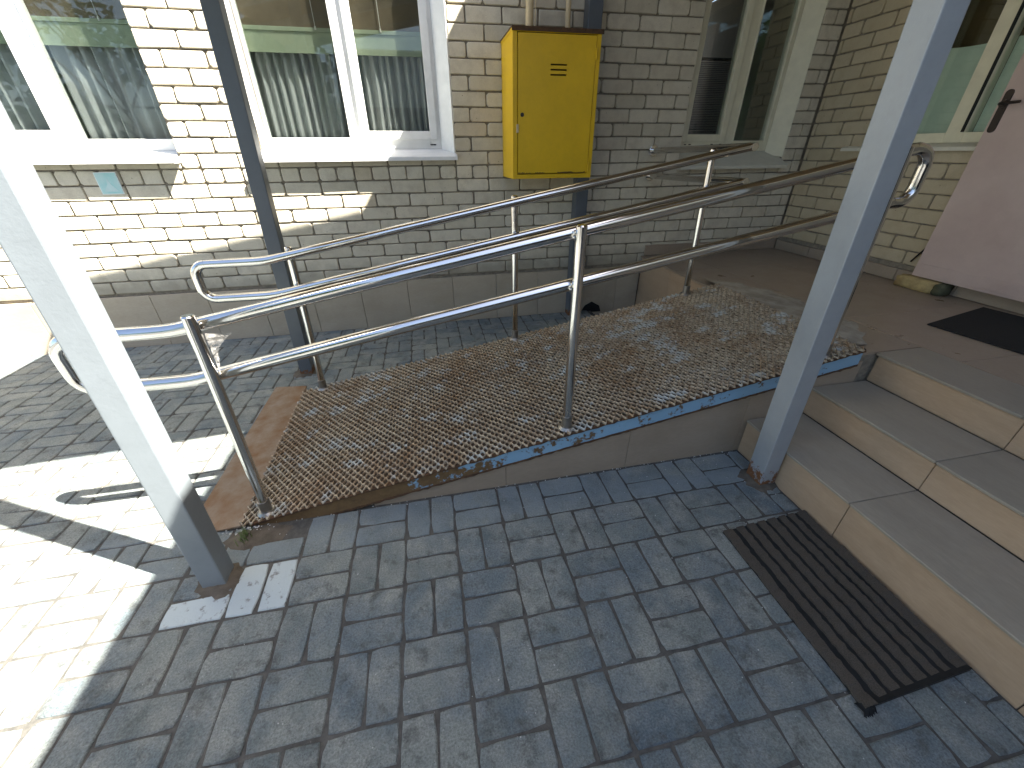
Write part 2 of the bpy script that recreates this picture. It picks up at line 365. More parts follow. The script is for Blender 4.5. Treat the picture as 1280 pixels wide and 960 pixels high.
def rows_of(kmin, kmax, xlo, xhi, opens, headers, phase=0.0, zlow=.41):
    out = []
    for k in range(kmin, kmax):
        z1 = BZ0 - k*BZ; z0 = z1-BH
        segs = []
        if k == -1 and headers:
            x = BX0-20*BX
            while x < xhi:
                w = BX/2 if headers[0] < x < headers[1] else BX
                segs.append((x, x+w)); x += w
        else:
            x = BX0 - 40*BX + (BX/2 if k % 2 else 0) + phase
            while x < xhi: segs.append((x, x+BX)); x += BX
        for a, b in segs:
            parts = [(max(a, xlo), min(b, xhi), z0, z1)]
            for o_ in opens:
                new = []
                for (p, q, c, d) in parts:
                    if d < o_[2]+.003 or q <= o_[0] or p >= o_[1]: new.append((p, q, c, d)); continue
                    if p < o_[0]: new.append((p, o_[0]+.009, c, d))
                    if q > o_[1]: new.append((o_[1], q, c, d))
                    if c < o_[2]-.02: new.append((max(p, o_[0]), min(q, o_[1]), c, o_[2]-.008))
                parts = new
            for (p, q, c, d) in parts:
                c = max(c, zlow)
                if q-p > .03 and d-c > .025: out.append((p, q, c, d))
    return out
def lay(parent, items, place, mat, limit=296):
    data = []
    for (a, b, c, d) in items:
        ctr = place((a+b)/2, (c+d)/2) @ Vector((0, 0, 0)); e = ctr-camp; zc = e.dot(fw_)
        u, v = e.dot(rt_)/max(zc, .01)*493.5, e.dot(up_)/max(zc, .01)*493.5
        data.append((0 if (zc > .2 and abs(u) < 650 and -490 < v < 490) else 1, e.length, (a, b, c, d)))
    data.sort(key=lambda t: (t[0], t[1])); rest = MB()
    for n_, (vv, _, (a, b, c, d)) in enumerate(data):
        w, h = b-a-.0095, d-c
        T = place((a+b)/2+ru(-.0012, .0012), (c+d)/2+ru(-.0012, .0012)) @ Matrix.Translation((0, 0, ru(-.0025, .002))) @ Matrix.Rotation(ru(-.008, .008), 4, 'Z') @ Matrix.Rotation(ru(-.01, .01), 4, 'Y')
        if n_ < limit and vv == 0:
            me = brick_mesh(w, h); o = link('brick', me if (not me.materials or me.materials[0] == MAT[mat]) else me.copy(), None, parent)
            if not o.data.materials: o.data.materials.append(MAT[mat])
            elif o.data.materials[0] != MAT[mat]: o.data.materials.clear(); o.data.materials.append(MAT[mat])
            o.matrix_local = T
        else:
            v, f = slab_piece(w, h, .03, ch=.004, cut=.007); rest.add(xform(v, T), f)
    if rest.v: o = rest.build('brick', mat, parent); o['kind'] = 'stuff'
def place_main(x, z): return Matrix(((1,0,0,x),(0,0,-1,WY),(0,1,0,z),(0,0,0,1)))
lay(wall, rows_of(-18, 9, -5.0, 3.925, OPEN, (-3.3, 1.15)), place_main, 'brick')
# side wing wall, facing -x
WX = 3.93
wing = thing('brick_wall', 'yellowish brick side wall behind the landing at right, with window and pink door', 'wall')
WOPEN = [(.62, 2.03, 1.385, 2.75)]
cb = MB(); core(cb, (-9, 2.655), -.3, 3.0, WOPEN, WX+MORT, 4.3, 1); cb.build('mortar', 'mortar', wing)
MB().box(WX, 4.3, -9, 2.649, 3.003, 6.06).box(3.85, 4.6, -9.2, 2.64, 6.063, 6.16).build('upper_wall', 'wallupper', wing)
MB().box(4.303, 4.36, .3, 2.64, .5, 2.99).build('room_wall', 'brownroom', wing)
def place_wing(y, z): return Matrix(((0,0,-1,WX),(1,0,0,y),(0,1,0,z),(0,0,0,1))) @ Matrix.Rotation(math.pi, 4, 'Y') @ Matrix.Rotation(math.pi, 4, 'X') if False else Matrix(((0,0,-1,WX),(-1,0,0,y),(0,1,0,z),(0,0,0,1)))
lay(wing, [t for t in rows_of(-18, 8, -.6, 2.645, WOPEN, None, .07, .60)], place_wing, 'brick2')

# plinth tiles
def tile_box(parent, name, mat, x0, x1, y0, y1, z0, z1, bev=.0022):
    return MB().box(x0, x1, y0, y1, z0, z1).build(name, mat, parent, bevel=bev, seg=1)
x = .61-.4*16
while x < 2.44:
    x1 = min(x+.4, 2.445)
    tile_box(wall, 'plinth_tile', 'plinth', x+.0015, x1-.0015, 2.633, 2.66, -.06, .412+ru(-.003, .003)); x += .4
# low skirting of the landing, on both walls
x = 2.47
while x < 3.9: tile_box(wall, 'skirting_tile', 'floor', x, min(x+.397, 3.915), 2.638, 2.661, .506, .60); x += .4
y = 2.63
while y > -.6: tile_box(wing, 'skirting_tile', 'ramptile', 3.916, 3.941, y-.397, y, .506, .592); y -= .4
# drain hole at the foot of the plinth
b = MB(); b.prism([(1.86, -.02), (2.07, -.02), (2.05, .04), (1.97, .085), (1.90, .05)], 1, 2.62, 2.6325); b.build('drain_hole', 'rubber', wall)

# windows ------------------------------------------------------------
def frame_ring(mb, x0, x1, z0, z1, w, y0, y1):
    mb.box(x0, x0+w, y0, y1, z0, z1); mb.box(x1-w, x1, y0, y1, z0, z1)
    mb.box(x0+w, x1-w, y0+.001, y1-.001, z0, z0+w); mb.box(x0+w, x1-w, y0+.001, y1-.001, z1-w, z1)
def window(parent, lab, x0, x1, zs, panes, splay, sillx, zsill_front, zsill_back, pm='pvc', sm='sill', yf=2.75):
    """panes: list (x0,x1,z0,sash?)"""
    w = MB(); zt = 2.748
    cols = sorted(panes)
    edges = [x0] ; 
    for (a, b_, zz, sash) in cols: edges += [a, b_]
    edges.append(x1)
    # outer frame built from vertical members between panes and the bottom rail
    for q in range(0, len(edges), 2): w.box(edges[q], edges[q+1], yf+.012, yf+.07, zs, zt)
    for (a, b_, zz, sash) in cols: w.box(a, b_, yf+.013, yf+.069, zs, zz-.0); w.box(a, b_, yf+.013, yf+.069, zt-.06, zt)
    f = w.build('window', pm, parent, bevel=.003, seg=2); f['label'] = lab
    for (a, b_, zz, sash) in cols:
        if sash:
            s = MB(); frame_ring(s, a-.055, b_+.055, zz-.055, zt-.03, .056, yf-.004, yf+.03); s.build('sash', pm, f, bevel=.004, seg=2)
        else:
            s = MB(); frame_ring(s, a-.012, b_+.012, zz-.012, zt-.05, .013, yf+.004, yf+.02); s.build('glazing_bead', pm, f, bevel=.002, seg=1)
        MB().box(a-.004, b_+.004, yf+.030, yf+.038, zz-.004, zt-.05).build('pane', 'glass', f)
    # splayed reveals
    rv = MB()
    if 'R' in splay: rv.hexa([(x1,yf+.01,zs-.03),(splay['R'],WY+.001,zs-.05),(splay['R']+.012,WY+.012,zs-.05),(x1+.03,yf+.06,zs-.03),(x1,yf+.01,zt),(splay['R'],WY+.001,zt),(splay['R']+.012,WY+.012,zt),(x1+.03,yf+.06,zt)])
    if 'L' in splay: rv.hexa([(splay['L'],WY+.001,zs-.05),(x0,yf+.01,zs-.03),(x0-.03,yf+.06,zs-.03),(splay['L']-.012,WY+.012,zs-.05),(splay['L'],WY+.001,zt),(x0,yf+.01,zt),(x0-.03,yf+.06,zt),(splay['L']-.012,WY+.012,zt)])
    if rv.v: rv.build('reveal_trim', pm, f)
    a, b_ = sillx; yo = 2.583
    s = MB(); s.prism([(yf+.03, zsill_back+.004), (yo, zsill_front), (yo-.004, zsill_front-.004), (yo-.004, zsill_front-.027), (yo, zsill_front-.027), (yo+.004, zsill_front-.007), (yf+.03, zsill_back-.006)], 0, a, b_)
    s.build('sill', sm, f)
    for e_ in (a, b_): MB().box(e_-.004, e_+.004, yo-.006, yf-.05, zsill_front-.028, zsill_front+.012).build('sill_end_cap', sm, f)
    return f
window(wall, 'left window, sash at left and fixed pane at right', -2.50, -1.222, 1.405, [(-2.417, -1.957, 1.527, 1), (-1.811, -1.259, 1.476, 0)], {'L': -2.60}, (-2.61, -1.225), 1.358, 1.405)
window(wall, 'middle window, fixed pane at left and sash at right', -.70, .62, 1.405, [(-.625, -.06, 1.481, 0), (.081, .54, 1.524, 1)], {'R': .712}, (-.71, .722), 1.356, 1.405)
window(wall, 'right window with cream frame near the corner', 2.685, 3.605, 1.372, [(2.766, 3.091, 1.501, 1), (3.241, 3.56, 1.452, 0)], {'R': 3.709}, (2.66, 3.72), 1.262, 1.372, 'pvc2', 'sill2')
fw = [o for o in wall.children if o.name.startswith('window')]
for wi, xs, zz in ((1, (.545, .568), 1.434), (2, (2.765, 2.81, 3.03, 3.115, 3.33, 3.44), 1.425)):
    for x in xs: MB().box(x-.011, x+.011, 2.7575, 2.7615, zz-.004, zz+.004).build('drain_slot', 'handle', fw[wi], bevel=.001, seg=1)
# wing window, lies in x = const
ww = MB(); wy = [(1.965, 1.585), (1.475, .75)]
ww.box(3.985, 4.05, 1.965, 2.029, 1.412, 2.748); ww.box(3.985, 4.05, 1.475, 1.585, 1.412, 2.748); ww.box(3.985, 4.05, .64, .75, 1.412, 2.748)
ww.box(3.986, 4.049, 1.585, 1.965, 1.412, 1.472); ww.box(3.986, 4.049, .75, 1.475, 1.412, 1.47)
wf = ww.build('window', 'pvc2', wing, bevel=.004)
MB().box(3.98, 3.9835, 1.478, 1.497, 1.472, 2.74).build('seal', 'rubber', wf)
for (a, b_) in wy: MB().box(4.01, 4.016, b_, a, 1.47, 2.748).build('pane', 'glass', wf)
for (a, b_), (z1, z2) in zip(wy, ((1.985, 1.955), (1.96, 1.93))):
    b = MB(); n = 8; pts = [(b_, 1.473), (a, 1.473)] + [(a+(b_-a)*t/n, z1+(z2-z1)*t/n-.012*math.sin(math.pi*t/n)) for t in range(n+1)]
    b.prism(pts, 0, 4.052, 4.055); b.build('frosted_film', 'film', wf)
s = MB(); s.prism([(3.99, 1.412), (3.895, 1.39), (3.892, 1.386), (3.892, 1.365), (3.896, 1.365), (3.90, 1.382), (3.99, 1.405)], 1, .63, 2.25); s.build('sill', 'sill2', wf)

# curtains, blinds ------------------------------------------------------
def curtain(label, x0, x1, y, z0, z1, folds, amp, group):
    b = MB(); n = folds*12; ph = ru(0, 6); v = []; w = [ru(.6, 1.5) for _ in range(folds+2)]
    for zi in range(9):
        z = z0+(z1-z0)*zi/8
        for i in range(n+1):
            t = i/n; k = t*folds; a = amp*(.55+.45*w[int(k)])
            v.append((x0+(x1-x0)*t+.0015*math.sin(.8*zi+k*2), y+a*math.sin(2*math.pi*k+ph+.5*math.sin(k*1.7))+.25*a*math.sin(4.3*k), z))
    f = [(zi*(n+1)+i, zi*(n+1)+i+1, (zi+1)*(n+1)+i+1, (zi+1)*(n+1)+i) for zi in range(8) for i in range(n)]
    o = b.add(v, f).build('curtain', 'curtain', None, smooth=True)
    s = o.modifiers.new('thickness', 'SOLIDIFY'); s.thickness = .003
    return tag(o, label, 'curtain', group)
G = 'grey curtains behind the windows'
curtain('grey pleated curtain behind the narrow left sash of the left window', -2.50, -1.92, 2.885, 1.38, 2.60, 7, .028, G)
curtain('grey curtain in broad folds behind the wide pane of the left window', -1.87, -1.10, 2.885, 1.38, 2.60, 10, .03, G)
curtain('grey curtain in narrow folds behind the left pane of the middle window', -.72, 0.0, 2.885, 1.38, 2.60, 12, .022, G)
curtain('grey curtain behind the right sash of the middle window', .03, .74, 2.885, 1.38, 2.60, 12, .022, G)
def blind(label, x0, x1, cords):
    t = thing('window_blind', label, 'blind')
    MB().box(x0, x1, 2.822, 2.826, 2.125, 2.745).build('fabric', 'blind', t)
    MB().box(x0, x1, 2.815, 2.832, 2.10, 2.124).build('bottom_rail', 'valance', t, bevel=.003)
    MB().box(x0, x1, 2.821, 2.827, 1.985, 2.099).build('hem', 'valance', t)
    for c in cords: b = MB(); b.tube([(c, 2.812, 2.74), (c+.004, 2.812, 2.13)], .0022, 6); b.tube([(c+.004, 2.812, 2.131), (c+.004, 2.812, 2.112)], .006, 8); b.build('pull_cord', 'cord', t)
blind('brown and green blind half lowered in the left window', -2.52, -1.21, (-2.0, -1.45))
blind('brown and green blind half lowered in the middle window', -.72, .70, (-.66, -.17, .26))
t = thing('venetian_blind', 'dark venetian blind behind the left pane of the cream window', 'blind')
b = MB()
for k in range(46): z = 1.45+k*.0125; b.hexa([(2.72,2.86,z),(3.14,2.86,z),(3.14,2.878,z+.008),(2.72,2.878,z+.008),(2.72,2.86,z+.001),(3.14,2.86,z+.001),(3.14,2.878,z+.009),(2.72,2.878,z+.009)])
o = b.build('slat', 'dark', t); o['kind'] = 'stuff'
MB().box(2.72, 3.14, 2.858, 2.88, 2.03, 2.05).build('rail', 'dark', t)

# ================================================================== LANDING AND STEPS
land = struct('landing', MB().box(2.588, 3.938, -4, 2.66, -.2, .490).box(2.462, 2.587, .43, 2.66, -.2, .490), 'mortar')
def floor_tiles():
    ys = [2.655]; 
    while ys[-1] > -3.5: ys.append(ys[-1]-.6)
    for a, b_ in zip(ys[:-1], ys[1:]):
        for (x0, x1) in ((2.852, 3.45), (3.45, 3.936)):
            tile_box(land, 'floor_tile', 'floor', x0+.001, x1-.001, b_+.001, a-.001, .4905, .503+ru(-.0006, .0006), .0012)
    for (y1, y0, x0) in ((2.655, 2.06, 2.443), (2.06, 1.5, 2.443), (1.5, .9, 2.47), (.9, .43, 2.47)):
        tile_box(land, 'floor_tile', 'floor', x0, 2.849, y0+.001, y1-.001, .4905, .503, .0015)
    y1 = .425
    for y0 in (-.14, -.74, -1.34, -1.94, -2.54): tile_box(land, 'floor_tile', 'tread', 2.564, 2.849, y0+.0012, y1-.0012, .4905, .503, .0015); y1 = y0
floor_tiles()
for (y0, y1) in ((1.3, 1.70), (1.70, 2.12), (2.12, 2.632)): tile_box(land, 'riser_tile', 'riser', 2.450, 2.461, y0+.001, y1-.001, -.05, .486)
steps = thing('entrance_steps', 'three tan and grey tiled steps going up to the landing at right', 'steps')
Z = [0, .195, .347, .503]; X = [1.93, 2.250, 2.576]
cr = MB(); cr.box(X[0]+.011, 2.587, -4, .418, -.2, Z[1]-.0125); cr.box(X[1]+.011, 2.5865, -4, .4175, Z[1]-.012, Z[2]-.0125); cr.build('step_core', 'sand', steps)
JY = [.418, -.150, -.75, -1.35, -1.95, -2.55]
for k in range(3):
    for a, b_ in zip(JY[:-1], JY[1:]):
        tile_box(steps, 'riser_tile', 'riser', X[k], X[k]+.0105, b_+.0013, a-.0013, Z[k]+(0 if k else -.04)+.002, Z[k+1]-.0165, .0015)
        if k < 2: tile_box(steps, 'tread_tile', 'tread', X[k]-.009, X[k+1]-.003, b_+.0013, a-.0013, Z[k+1]-.0118, Z[k+1], .002)

# ================================================================== RAMP
ramp = thing('wheelchair_ramp', 'sloping ramp with rusty expanded metal deck and blue painted edge', 'ramp')
def zr(x): return .04+.178*(x+.37)
RX0, RX1, RY0, RY1 = -.49, 2.468, .408, 1.535
b = MB(); b.prism([(-.30, -.05), (2.448, -.05), (2.448, zr(2.448)-.095), (.08, zr(.08)-.095), (-.3, -.02)], 1, .432, 1.525); b.build('ramp_core', 'mortar', ramp)
for x0, x1 in ((.06, .67), (.67, 1.282), (1.282, 1.90), (1.90, 2.50)):
    b = MB(); za, zb = zr(x0)-.088, zr(x1)-.088
    b.prism([(x0+.001, -.04), (x1-.001, -.04), (x1-.001, zb), (x0+.001, max(za, -.03))], 1, .4205, .431); b.build('side_tile', 'ramptile', ramp)
def incl(x0, x1, y0, y1, dz0, dz1, mb): return mb.hexa([(x0,y0,zr(x0)+dz0),(x1,y0,zr(x1)+dz0),(x1,y1,zr(x1)+dz0),(x0,y1,zr(x0)+dz0),(x0,y0,zr(x0)+dz1),(x1,y0,zr(x1)+dz1),(x1,y1,zr(x1)+dz1),(x0,y1,zr(x0)+dz1)])
incl(-.42, RX1-.01, .410, .4198, -.088, -.016, MB()).build('side_channel', 'blue', ramp)
incl(-.42, RX1-.01, 1.5265, 1.535, -.088, -.016, MB()).build('side_channel', 'blue', ramp)
# ragged rusty lips above and below the blue web
for (d0, d1, yy) in ((-.0155, -.0085, .404), (-.094, -.0885, .407)):
    b = MB(); n = 150; v = []
    for i in range(n+1):
        x = -.45+(RX1+.44)*i/n; z = zr(x); y = yy+ru(-.0035, .002)
        v += [(x, y, z+d0-ru(0, .004)), (x, y, z+d1+ru(0, .003)), (x, .43, z+d1), (x, .43, z+d0)]
    f = [(4*i+q, 4*i+4+q, 4*i+4+(q+1) % 4, 4*i+(q+1) % 4) for i in range(n) for q in range(4)] + [(0,1,2,3), (4*n+3,4*n+2,4*n+1,4*n)]
    b.add(v, f).build('rusty_edge', 'rustlip', ramp)
incl(RX0+.01, RX1, .412, 1.53, -.0155, -.0075, MB()).build('under_plate', 'under', ramp)
b = MB(); P_, LW, wst = .0218, .0335, .0078
nr = int((RY1-RY0)/P_)
for i in range(nr+1):
    yc = RY0+.004+i*P_; st = []
    n = int((RX1-RX0)/(LW/2))
    sg = 1 if i % 2 else -1
    for k in range(n+1):
        xk = RX0+k*LW/2; s_ = sg*(1 if k % 2 else -1)
        for dx in (-.0032, .0032):
            st.append((xk+dx+ru(-.0014, .0014), yc+s_*(P_/2-.0016)+ru(-.0014, .0014), s_))
    v = []
    hj = 0
    for (x_, y_, s_) in st:
        hj = .8*hj+ru(-.0013, .0013); z = zr(x_)-.002+hj; up = .0042+.0018*s_
        v += [(x_, y_-wst/2, z-.006), (x_, y_-wst/2+.001, z+up-.003), (x_, y_+wst/2, z+up+.001), (x_, y_+wst/2, z-.006)]
    f = [(4*q+c, 4*q+4+c, 4*q+5+c, 4*q+1+c) for q in range(len(st)-1) for c in range(3)]
    b.add(v, f)
o = b.build('expanded_mesh', 'mesh', ramp); o['kind'] = 'stuff'
b = MB(); b.hexa([(-.705,.405,-.004),(RX0+.004,.405,.008),(RX0+.004,1.60,.008),(-.70,1.655,-.004),(-.705,.405,.002),(RX0+.004,.405,.0165),(RX0+.004,1.60,.0165),(-.70,1.655,.002)]); b.build('end_plate', 'rust', ramp)
# cement wedge where the ramp meets the landing
b = MB(); n = 40; v = []
for i in range(n+1):
    y = .50+(1.73-.50)*i/n; far = 2.66+.17*math.sin(math.pi*min(1, i/n*1.05))**.6+.03*math.sin(i*.9)+ru(-.012, .012)
    if i < 4: far = 2.60+.02*i
    for q in range(6):
        t = q/5; v.append((2.455+(far-2.455)*t, y+ru(-.006, .006), zr(2.46)-.004+(.5045-zr(2.46)+.004)*t**.7+(ru(-.004, .005) if 0 < q < 5 else 0)))
f = [(6*i+q, 6*i+q+1, 6*i+7+q, 6*i+6+q) for i in range(n) for q in range(5)]
b.add(v, f).build('cement_patch', 'cement', ramp, smooth=True)

# ================================================================== HANDRAILS
def arc(c, r, a0, a1, y, n=8): return [(c[0]+r*math.cos(math.radians(a0+(a1-a0)*i/n)), y, c[1]+r*math.sin(math.radians(a0+(a1-a0)*i/n))) for i in range(n+1)]
RR = .0235
def rail_z(x, zb): return zb+.0+(.1825*(x+.45) if x > -.45 else 0)
def bendpts(x, zb, y, up=True):
    out = []
    for dx in (-.05, -.025, 0, .025, .05):
        t = (dx+.05)/.1; out.append((x+dx, y, zb+.1825*.1*(t*t/2)))
    return out
near = thing('handrail', 'near polished steel handrail along the front edge of the ramp', 'handrail', 'steel handrails of the ramp')
far_ = thing('handrail', 'far polished steel handrail of the ramp, returning into the wall', 'handrail', 'steel handrails of the ramp')
def rails(root, y, zt, zm, xe, closed):
    rb = .062; xl = -.80
    top = [(xl+rb, y, zt)] + bendpts(-.45, zt, y)
    mid = [(xl+rb, y, zm)] + bendpts(-.45, zm, y)
    zt1, zm1 = rail_z(xe, zt)-.0, rail_z(xe, zm)
    top.append((xe, y, zt1)); mid.append((xe, y, zm1))
    for nm, pts in (('top_rail', top), ('lower_rail', mid)): MB().tube(pts, RR, 16).build(nm, 'chrome', root, smooth=True)
    pts = arc((xl+rb, zt-rb), rb, 90, 180, y) + arc((xl+rb, zm+rb), rb, 180, 270, y)
    MB().tube(pts, RR, 16).build('end_bend', 'chrome', root, smooth=True)
    if closed:
        r2 = .06
        pts = [(xe, y, zt1), (xe+.02, y, zt1+.003)] + arc((xe+.03, zt1-r2), r2, 80, 0, y) + arc((xe+.03, zm1+r2), r2, 0, -100, y) + [(xe, y, zm1)]
        MB().tube(pts, RR, 16).build('end_bend', 'chrome', root, smooth=True)
    return zt1, zm1
rails(near, .497, .868, .677, 2.335, True)
zt1, zm1 = rails(far_, 1.455, .880, .693, 2.375, False)
for z, nm in ((zt1, 'wall_return'), (zm1, 'wall_return')):
    MB().tube([(2.392, 1.43, z), (2.392, 2.0, z-.008), (2.402, 2.64, z-.016)], RR*.98, 16).build(nm, 'chrome', far_, smooth=True)
    MB().tube([(2.402, 2.632, z-.016), (2.402, 2.646, z-.016)], .042, 18).build('wall_flange', 'chrome', far_, bevel=.003)
def rail_post(root, x, y, ztop, yb):
    z0 = zr(x)
    xt = x+.03*(.95-x)*(ztop-z0)*.75; p = MB().tube([(x, y, z0-.02), (xt, y, ztop)], .0205, 16).build('post', 'chrome', root, smooth=True)
    MB().tube([(x, y, z0+.004), (x, y, z0+.062)], .0232, 16).build('collar', 'dull', p, smooth=True)
    MB().tube([(x, y, z0-.003), (x, y, z0+.009)], [.040, .030], 20).build('base_flange', 'dull', p, smooth=True)
    MB().tube([(xt, y, ztop-.001), (xt, y, ztop+.004)], [.0215, .017], 16).build('cap', 'chrome', p, smooth=True)
    for zb in ((.868, .677) if y < 1 else (.880, .693)):
        z = rail_z(x, zb)
        xb = x+(xt-x)*(z-z0)/(ztop-z0); MB().tube([(xb+.012*(1 if y > 1 else -1), y, z-.028), (xb+.012*(1 if y > 1 else -1), yb, z-.016)], .007, 8).build('bracket', 'chrome', p, smooth=True)
for x_, zt_ in ((-.388, .928), (.966, 1.153), (2.272, 1.385)): rail_post(near, x_, .452, zt_, .497)
for x_, zt_ in ((-.352, .938), (.945, 1.160), (2.19, 1.383)): rail_post(far_, x_, 1.50, zt_, 1.455)
# cling film / cobweb in the angle of the first post
b = MB(); v = []; n = 9
for i in range(n+1):
    t = i/n; ax, az_ = -.345-.004*t, .86-.16*t; bx_ = -.340+.075*(1-t)**2.2; v += [(ax, .47+ru(-.004, .004), az_), (bx_, .485+ru(-.004, .004), rail_z(bx_, .868)-.02-.11*t-.03*(1-t))]
o = b.add(v, [(2*i, 2*i+1, 2*i+3, 2*i+2) for i in range(n)]).build('plastic_film', 'web', None)
tag(o, 'scrap of clear plastic film stuck at the top of the first near rail post', 'plastic film')

# ================================================================== CANOPY
def cpost(x0, x1, y0, y1, zt, label, mat='post', lean=0.0):
    d = lean*(zt+.03); b = MB().hexa([(x0,y0,-.03),(x1,y0,-.03),(x1,y1,-.03),(x0,y1,-.03),(x0+d,y0,zt),(x1+d,y0,zt),(x1+d,y1,zt),(x0+d,y1,zt)]).build('canopy_post', mat, None, bevel=.005, seg=2); return tag(b, label, 'post', 'square steel posts of the canopy')
def zc_(x): return 2.45+.19*(x+.946)
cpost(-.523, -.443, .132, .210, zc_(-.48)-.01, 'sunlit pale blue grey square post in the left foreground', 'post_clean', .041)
cpost(-.575, -.492, 1.80, 1.88, zc_(-.54)-.01, 'blue grey square post, coloured darker for shade, behind the ramp, between the two left windows', 'post_shaded', .038)
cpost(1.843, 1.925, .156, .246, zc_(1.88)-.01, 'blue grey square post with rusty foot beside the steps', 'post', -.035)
cpost(1.695, 1.80, 2.53, 2.63, 3.2, 'blue grey square post, coloured darker for shade, against the wall beside the yellow cabinet', 'post_shaded')
roof = thing('canopy_roof', 'sloping sheet roof of the canopy above the ramp', 'roof')
b = MB(); b.hexa([(-.946,.19,zc_(-.946)),(3.5,.19,zc_(3.5)),(3.5,2.0,zc_(3.5)),(-.946,2.0,zc_(-.946)),(-.946,.19,zc_(-.946)+.04),(3.5,.19,zc_(3.5)+.04),(3.5,2.0,zc_(3.5)+.04),(-.946,2.0,zc_(-.946)+.04)]); b.build('roof_sheet', 'roofsheet', roof)
er = thing('entrance_roof', 'flat roof over the entrance landing at right', 'roof')
MB().box(1.675, 3.92, -1.95, 2.645, 3.36, 3.44).build('roof_sheet', 'roofsheet', er)
MB().box(1.80, 1.90, -1.9, 2.6, 3.30, 3.358).build('beam', 'post', er)
for y in (.21, 1.10, 1.84): 
    b = MB(); b.hexa([(x_, y_, zc_(x_)+dz) for dz in (-.06, -.002) for (x_, y_) in ((-.93, y), (3.48, y), (3.48, y+.05), (-.93, y+.05))]); b.build('beam', 'post', roof)

# ================================================================== GAS CABINET
cab = thing('gas_cabinet', 'yellow metal gas meter cabinet with a vented door hung on the brick wall', 'cabinet')
CX0, CX1, CY0, CY1, CZ0, CZ1 = 1.095, 1.695, 2.25, 2.645, 1.208, 2.055
b = MB()
b.box(CX0, CX0+.012, CY0, CY1, CZ0, CZ1); b.box(CX1-.012, CX1, CY0, CY1, CZ0, CZ1)
b.box(CX0+.012, CX1-.012, CY0+.001, CY1, CZ0, CZ0+.012); b.box(CX0+.012, CX1-.012, CY1-.012, CY1-.001, CZ0+.012, CZ1)
b.box(CX0+.012, CX0+.030, CY0+.0005, CY0+.012, CZ0+.012, CZ1-.018); b.box(CX1-.030, CX1-.012, CY0+.0005, CY0+.012, CZ0+.012, CZ1-.018)
b.box(CX0+.012, CX1-.012, CY0+.0007, CY0+.012, CZ1-.018, CZ1); b.box(CX0+.030, CX1-.030, CY0+.0007, CY0+.012, CZ0+.012, CZ0+.028)
b.build('body', 'yellow', cab)
b = MB(); b.box(CX0-.006, CX1+.01, CY0-.012, CY1, CZ1+.0005, CZ1+.008); b.box(CX0-.006, CX1+.01, CY0-.013, CY0-.009, CZ1-.016, CZ1+.0075); b.build('roof', 'rustlip', cab)
MB().box(CX0-.0035, CX0-.0005, CY0, CY1, CZ1-.014, CZ1).build('roof_trim', 'yellow', cab)
# door with three vent slots
DX0, DX1, DZ0, DZ1 = CX0+.035, CX1-.034, CZ0+.034, CZ1-.023
slots = [(1.872-k*.027) for k in range(3)]; sx0, sx1 = 1.352, 1.466
b = MB(); yd0, yd1 = CY0-.004, CY0+.008
b.box(DX0, sx0, yd0, yd1, DZ0, DZ1); b.box(sx1, DX1, yd0, yd1, DZ0, DZ1)
zz = DZ0
for zs_ in slots[::-1]: b.box(sx0, sx1, yd0, yd1, zz, zs_); zz = zs_+.009
b.box(sx0, sx1, yd0, yd1, zz, DZ1)
door = b.build('door', 'yellow', cab)
MB().box(DX0+.01, DX1-.01, yd1+.01, yd1+.012, DZ0+.01, DZ1-.01).build('dark_backing', 'rubber', cab)  # black sheet added behind the slots in place of the cabinet's inner shade
for zs_ in (): b = MB(); b.hexa([(sx0,yd0-.007,zs_-.004),(sx1,yd0-.007,zs_-.004),(sx1,yd0-.001,zs_+.011),(sx0,yd0-.001,zs_+.011),(sx0,yd0-.006,zs_-.002),(sx1,yd0-.006,zs_-.002),(sx1,yd0,zs_+.013),(sx0,yd0,zs_+.013)]); b.build('louvre', 'yellow', door)
MB().tube([(DX0+.030, yd0-.004, 1.600), (DX0+.030, yd0+.001, 1.600)], .0125, 14).build('lock', 'handle', door)
MB().box(DX0-.012, DX0+.004, CY0-.010, CY0-.0045, 1.495, 1.545).build('hasp', 'pipe', cab, bevel=.002)
for z in (1.94, 1.28): MB().tube([(DX1+.006, CY0-.006, z-.03), (DX1+.006, CY0-.006, z+.03)], .006, 8).build('hinge', 'yellow', cab)
for (ra, rb, rh) in ((.004, .05, .009), (.06, .10, .005), (.13, .20, .006), (.30, .515, .008)):
    b = MB(); n = 14; pts = [(DX0+ra+(rb-ra)*i/n, DZ0+.001) for i in range(n+1)] + [(DX0+rb-(rb-ra)*i/n, DZ0+.0015+rh*ru(.2, 1)) for i in range(n+1)]
    b.prism(pts, 1, yd0-.0010, yd0-.0002); b.build('rust_line', 'rustlip', door)
for (x_, r_, y_, lab) in ((1.278, .027, 2.55, 'thicker cream gas pipe, flaking, with a thin wire, above the yellow cabinet'), (1.553, .018, 2.55, 'thinner cream gas pipe above the middle of the yellow cabinet')):
    t = thing('gas_pipe', lab, 'pipe', 'gas pipes rising from the cabinet')
    MB().tube([(x_, y_, CZ1+.009), (x_, y_, 3.6)], r_, 16).build('pipe', 'pipe', t, smooth=True)
    MB().tube([(x_, y_, CZ1+.009), (x_, y_, CZ1+.03)], r_*1.25, 16).build('collar', 'pipe', t, smooth=True)
    if r_ > .02: MB().tube([(x_+.02, y_-.022, CZ1+.03), (x_+.034, y_-.024, CZ1+.07), (x_+.036, y_-.02, 2.3), (x_+.034, y_-.02, 3.5)], .0035, 6).build('wire', 'pipe', t, smooth=True)

